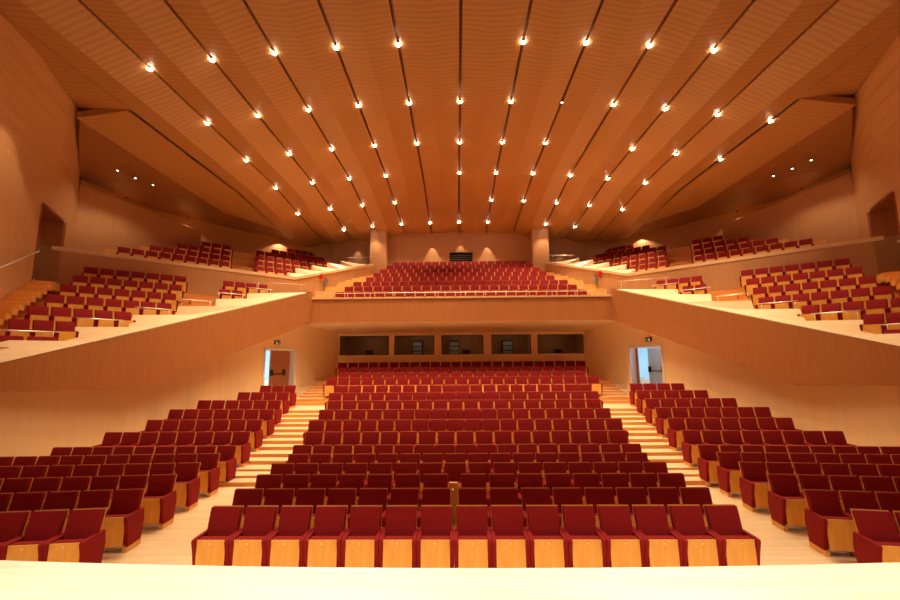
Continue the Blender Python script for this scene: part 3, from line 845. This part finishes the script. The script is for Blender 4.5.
STALL_ROWS = ['front', 'second', 'third', 'fourth', 'fifth', 'sixth', 'seventh', 'eighth', 'ninth', 'tenth', 'eleventh', 'twelfth', 'thirteenth', 'fourteenth', 'fifteenth', 'rearmost']
def seat_label(sd):
    kind, g, r, i = sd[5], sd[6], sd[7], sd[8]
    if kind == 'SIDE':
        sidew = 'left' if g.startswith('left') else 'right'
        return 'burgundy seat, %s from the aisle, %s row of the %s-hand stalls block' % (ORD[i+1], STALL_ROWS[r], sidew)
    if kind == 'TER':
        return 'burgundy and wood seat, %s from the outer aisle, %s row of %s' % (ORD[i+1], STALL_ROWS[r] if r else 'lowest', g)
    if kind == 'TER2':
        return 'burgundy seat, %s from its stair side, %s row of %s' % (ORD[i+1], ('lower','upper')[r], g)
    if g == 'centre':
        k = 15 if r < 3 else int(round(ROW_N[r]))
        if i < (k+1)//2: e = '%s from the left end' % ORD[i+1]
        else: e = '%s from the right end' % ORD[k-i]
        return 'burgundy tip-up seat, %s, %s row of centre stalls' % (e, STALL_ROWS[r])
    return 'burgundy seat, %s in %s row of %s' % (ORD[i+1], STALL_ROWS[r], g)
PARTS = [('backrest','backrest',None),('back_shell','back_shell',None),('seat_underside','seat_panel',None),('seat_cushion','cushion',None),('armrest_l','armrest',None),('armrest_r','armrest',None),('base','base',None),('vent_grille','vent_grille',None),('number_disc','number_disc',None)]
for sd in near:
    x, y, z, rot, sp = sd[:5]
    r = empty('auditorium_seat', (x, y, z), rot)
    r.scale = (sp/PITCH*.995, 1, 1)
    tag(r, seat_label(sd), 'seat', 'seats in the ' + ('centre stalls' if sd[6]=='centre' else sd[6]))
    for key, nm_, _ in PARTS:
        o = bpy.data.objects.new(nm_, SME[key]); COL.objects.link(o); o.parent = r
# the rest of the seats: one object
mb = MB(); mats = [M['fabric'], M['seat_wood']]
for sd in far:
    x, y, z, rot, sp = sd[:5]
    T = Matrix.Translation((x,y,z)) @ Matrix.Rotation(rot,4,'Z') @ Matrix.Diagonal((sp/PITCH*.995,1,1,1))
    for key in ('backrest','back_shell','seat_underside','seat_cushion','armrest_l','armrest_r','base'):
        m_, mat = SM[key]; mi = 0 if mat == 'fabric' else 1
        mb.add([T @ Vector(p) for p in m_.v], m_.f, mi)
o = mb.obj('distant_auditorium_seats', mats)
tag(o, 'distant rows of burgundy seats on the balconies, upper tiers and rear stalls', 'seats', kind='stuff')

# wooden posts of the technical position between rows two and three
m = MB(); m.box(-.39,-.22,8.96,9.05,0,.76); m.box(-.316,-.286,8.0,8.08,0,.90); m.box(-.316,-.286,8.08,8.96,0,.05)
o = m.obj('control_post', M['seat_wood']); tag(o, 'plain wooden post with wider block behind the second row, centre of the stalls', 'post')

# ------------------------------------------------------------------ ceiling spotlights
ROWS_Y = [12.5, 15.7, 18.9, 22.2, 25.5, 28.8]
missing = {(0,0),(2,1),(-1,3),(0,4),(-1,4),(3,2),(2,3),(-4,5),(-2,5) , (2,5)}
missing = {(0,0),(-1,3),(0,4),(5,0),(6,0),(-6,0)}
PRES = {0: range(-5,5), 1: range(-5,7), 2: range(-5,7), 3: range(-5,6), 4: range(-5,6), 5: range(-4,5)}
SKIP = {(0,0),(-1,3),(0,4),(-1,4),(3,2),(-4,4) if False else (9,9),(2,5),(-2,5) if False else (9,9)}
DIM = {(2,1), (-5,5), (5,5)}
lmesh = {}
def lamp_mesh():
    m = MB(); m.disc((0,0,.0),.055,.10,16); body = m.mesh('lamp_body', M['dark'])
    m = MB(); m.disc((0,0,-.015),.075,.014,16); lens = m.mesh('lamp_lens', M['lamp'])
    m = MB(); m.disc((0,0,-.008),.04,.007,16); small = m.mesh('lamp_lens_dim', M['lamp_small'])
    return body, lens, small
body, lens, small = lamp_mesh()
def side_word(i):
    if i == 0: return 'the central ceiling slot'
    return 'ceiling slot %s %s of centre' % (('', 'one','two','three','four','five','six')[abs(i)], 'left' if i < 0 else 'right')
for j, y in enumerate(ROWS_Y):
    for i in PRES[j]:
        if (i, j) in SKIP: continue
        x = 2.0*i; z = zc(x) + zdrop(y, x) - .05
        r = empty('ceiling_spotlight', (x, y, z))
        tag(r, 'glowing spotlight in %s, %s lamp position from the stage' % (side_word(i), ('first','second','third','fourth','fifth','sixth')[j]), 'spotlight', 'ceiling spotlights')
        o = bpy.data.objects.new('housing', body); COL.objects.link(o); o.parent = r
        dim = (i, j) in DIM
        o = bpy.data.objects.new('lens', small if dim else lens); COL.objects.link(o); o.parent = r
        if dim: continue
        ld = bpy.data.lights.new('spotlight_lamp', 'SPOT'); ld.energy = (560 if j < 5 else (160 if abs(i) == 3 else 340)); ld.color = WARM; ld.spot_size = radians(96); ld.spot_blend = .7; ld.shadow_soft_size = .06
        lo = bpy.data.objects.new('spotlight_lamp', ld); COL.objects.link(lo); lo.parent = r; lo.location = (0,0,-.06)
# wall washers near the back wall
for x, y, e in ((-1.95,30.2,260),(0.1,30.25,130),(2.05,30.2,260),(-5.75,29.25,30),(5.75,29.25,30),(-7.6,31.1,90),(7.6,31.1,90)):
    z = zc(x)+zdrop(y,x)-.25
    r = empty('wall_washer', (x, y, z))
    wd = {-1.95:'left of the projection opening',0.1:'above the projection opening',2.05:'right of the projection opening',-5.75:'on the left pier',5.75:'on the right pier',-7.6:'left of the left pier',7.6:'right of the right pier'}[x]
    tag(r, 'small downlight grazing the back wall ' + wd, 'downlight', 'wall washing downlights')
    m = MB(); m.disc((0,0,0),(.04,.03),.12,12); m.obj('housing', M['dark'], r)
    ld = bpy.data.lights.new('washer_lamp', 'SPOT'); ld.energy = e; ld.color = WARM; ld.spot_size = radians(46); ld.spot_blend = .15; ld.shadow_soft_size = .02
    lo = bpy.data.objects.new('washer_lamp', ld); COL.objects.link(lo); lo.parent = r; lo.location = (0,0,-.02)
# tier soffit downlights (small visible points) and scallops on the side walls
for s, nm in ((-1,'left'), (1,'right')):
    for t, (x, y, z) in enumerate(((-15.75,18.5,11.98),(-15.6,19.4,12.0),(-15.3,20.2,12.0))):
        r = empty('soffit_downlight', mx((x,y,z-.04),s))
        tag(r, 'tiny downlight in the %s upper-tier soffit, %s from the great wall' % (nm, ('first','second','third')[t]), 'downlight', 'soffit downlights')
        m = MB(); m.disc((0,0,0),.06,.05,12); m.obj('housing', M['dark'], r)
        o = bpy.data.objects.new('lens', small); COL.objects.link(o); o.parent = r
        ld = bpy.data.lights.new('soffit_lamp', 'SPOT'); ld.energy = 60; ld.color = WARM; ld.spot_size = radians(120); ld.spot_blend = .4; ld.shadow_soft_size = .05
        lo = bpy.data.objects.new('soffit_lamp', ld); COL.objects.link(lo); lo.parent = r; lo.location = (0,0,-.06)
    for (x,y,z,e) in ((-16.6,25.0,11.9,60),(-12.6,29.2,11.75,70),(-17.75,21.6,11.9,70)):
        r = empty('tier_washer', mx((x,y,z-.06),s))
        tag(r, 'recessed downlight washing the rear wall of the %s upper tier, %s' % (nm, {25.0:'middle one',29.2:'nearest the pier',21.6:'nearest the great wall'}[y]), 'downlight', 'upper tier wall washers')
        m = MB(); m.disc((0,0,0),(.05,.04),.06,12); m.obj('housing', M['dark'], r)
        ld = bpy.data.lights.new('washer_lamp', 'SPOT'); ld.energy = e; ld.color = WARM; ld.spot_size = radians(130); ld.spot_blend = .3; ld.shadow_soft_size = .05
        lo = bpy.data.objects.new('washer_lamp', ld); COL.objects.link(lo); lo.parent = r; lo.location = (0,0,-.05)

for x in (-5.4, -2.6, .1, 2.8, 5.6):     # unseen area lights added to brighten the booth rooms
    ld = bpy.data.lights.new('booth_fill', 'AREA'); ld.energy = 5; ld.color = WARM; ld.size = .6
    lo = bpy.data.objects.new('booth_fill', ld); COL.objects.link(lo); lo.location = (x, 25.3, 4.95)
for s in (-1, 1):
    ld = bpy.data.lights.new('corridor_fill', 'AREA'); ld.energy = 10; ld.color = WARM; ld.size = .4  # unseen light added so the doorway interior reads brown
    lo = bpy.data.objects.new('corridor_fill', ld); COL.objects.link(lo); lo.location = mx((-18.0, 15.2, 9.1), s)
# ------------------------------------------------------------------ unseen fill spots added over the stage and front rows
def spot(name, loc, target, e, size, blend=.6, col=WARM, soft=.2):
    ld = bpy.data.lights.new(name, 'SPOT'); ld.energy = e; ld.color = col; ld.spot_size = radians(size); ld.spot_blend = blend; ld.shadow_soft_size = soft
    lo = bpy.data.objects.new(name, ld); COL.objects.link(lo); lo.location = loc
    lo.rotation_euler = (Vector(target)-Vector(loc)).to_track_quat('-Z','Y').to_euler()
for x in (-6, -2, 2, 6):
    spot('stage_fill_spot', (x, 1.0, 12.3), (x*.8, 2.9, 1), 4000, 46, .7, (1,.86,.66))  # added out of view to brighten the stage and the light it bounces
for x in (-7, -2.5, 2.5, 7):
    spot('stage_fill_spot', (x, 5.0, 12.6), (x, 9.5, 0), 380, 80, .9, (1,.76,.48))  # added out of view to lift the front rows of the stalls

for s in (-1, 1):
    for (x, y, z, e, sz, tx, ty) in ((-12.5, 12.9, 11.9, 260, 84, -13.6, 12.9),):
        spot('wall_scallop_light', mx((x, y, z), s), mx((tx, ty, 6), s), e, sz, .3, WARM, .05)
# ------------------------------------------------------------------ world, camera, colour
w = bpy.data.worlds.new('world'); S.world = w; w.use_nodes = True
w.node_tree.nodes['Background'].inputs[0].default_value = (.9,.5,.25,1); w.node_tree.nodes['Background'].inputs[1].default_value = .02
cd = bpy.data.cameras.new('camera'); cd.sensor_fit = 'HORIZONTAL'; cd.sensor_width = 36; cd.lens = 430/900*36; cd.clip_end = 200
cam = bpy.data.objects.new('camera', cd); COL.objects.link(cam)
R3 = Matrix((r2, u2, -fw)).transposed()
cam.matrix_world = Matrix.Translation(CAM) @ R3.to_4x4()
S.camera = cam
S.view_settings.view_transform = 'Standard'; S.view_settings.look = 'None'; S.view_settings.gamma = 1; S.view_settings.use_curve_mapping = False
S.view_settings.exposure = .26
S.cycles.use_denoising = True
try: S.cycles.denoiser = 'OPENIMAGEDENOISE'
except Exception: pass
S.cycles.max_bounces = 10; S.cycles.diffuse_bounces = 8; S.cycles.glossy_bounces = 3
S.cycles.caustics_reflective = False; S.cycles.caustics_refractive = False
S.cycles.sample_clamp_indirect = 6
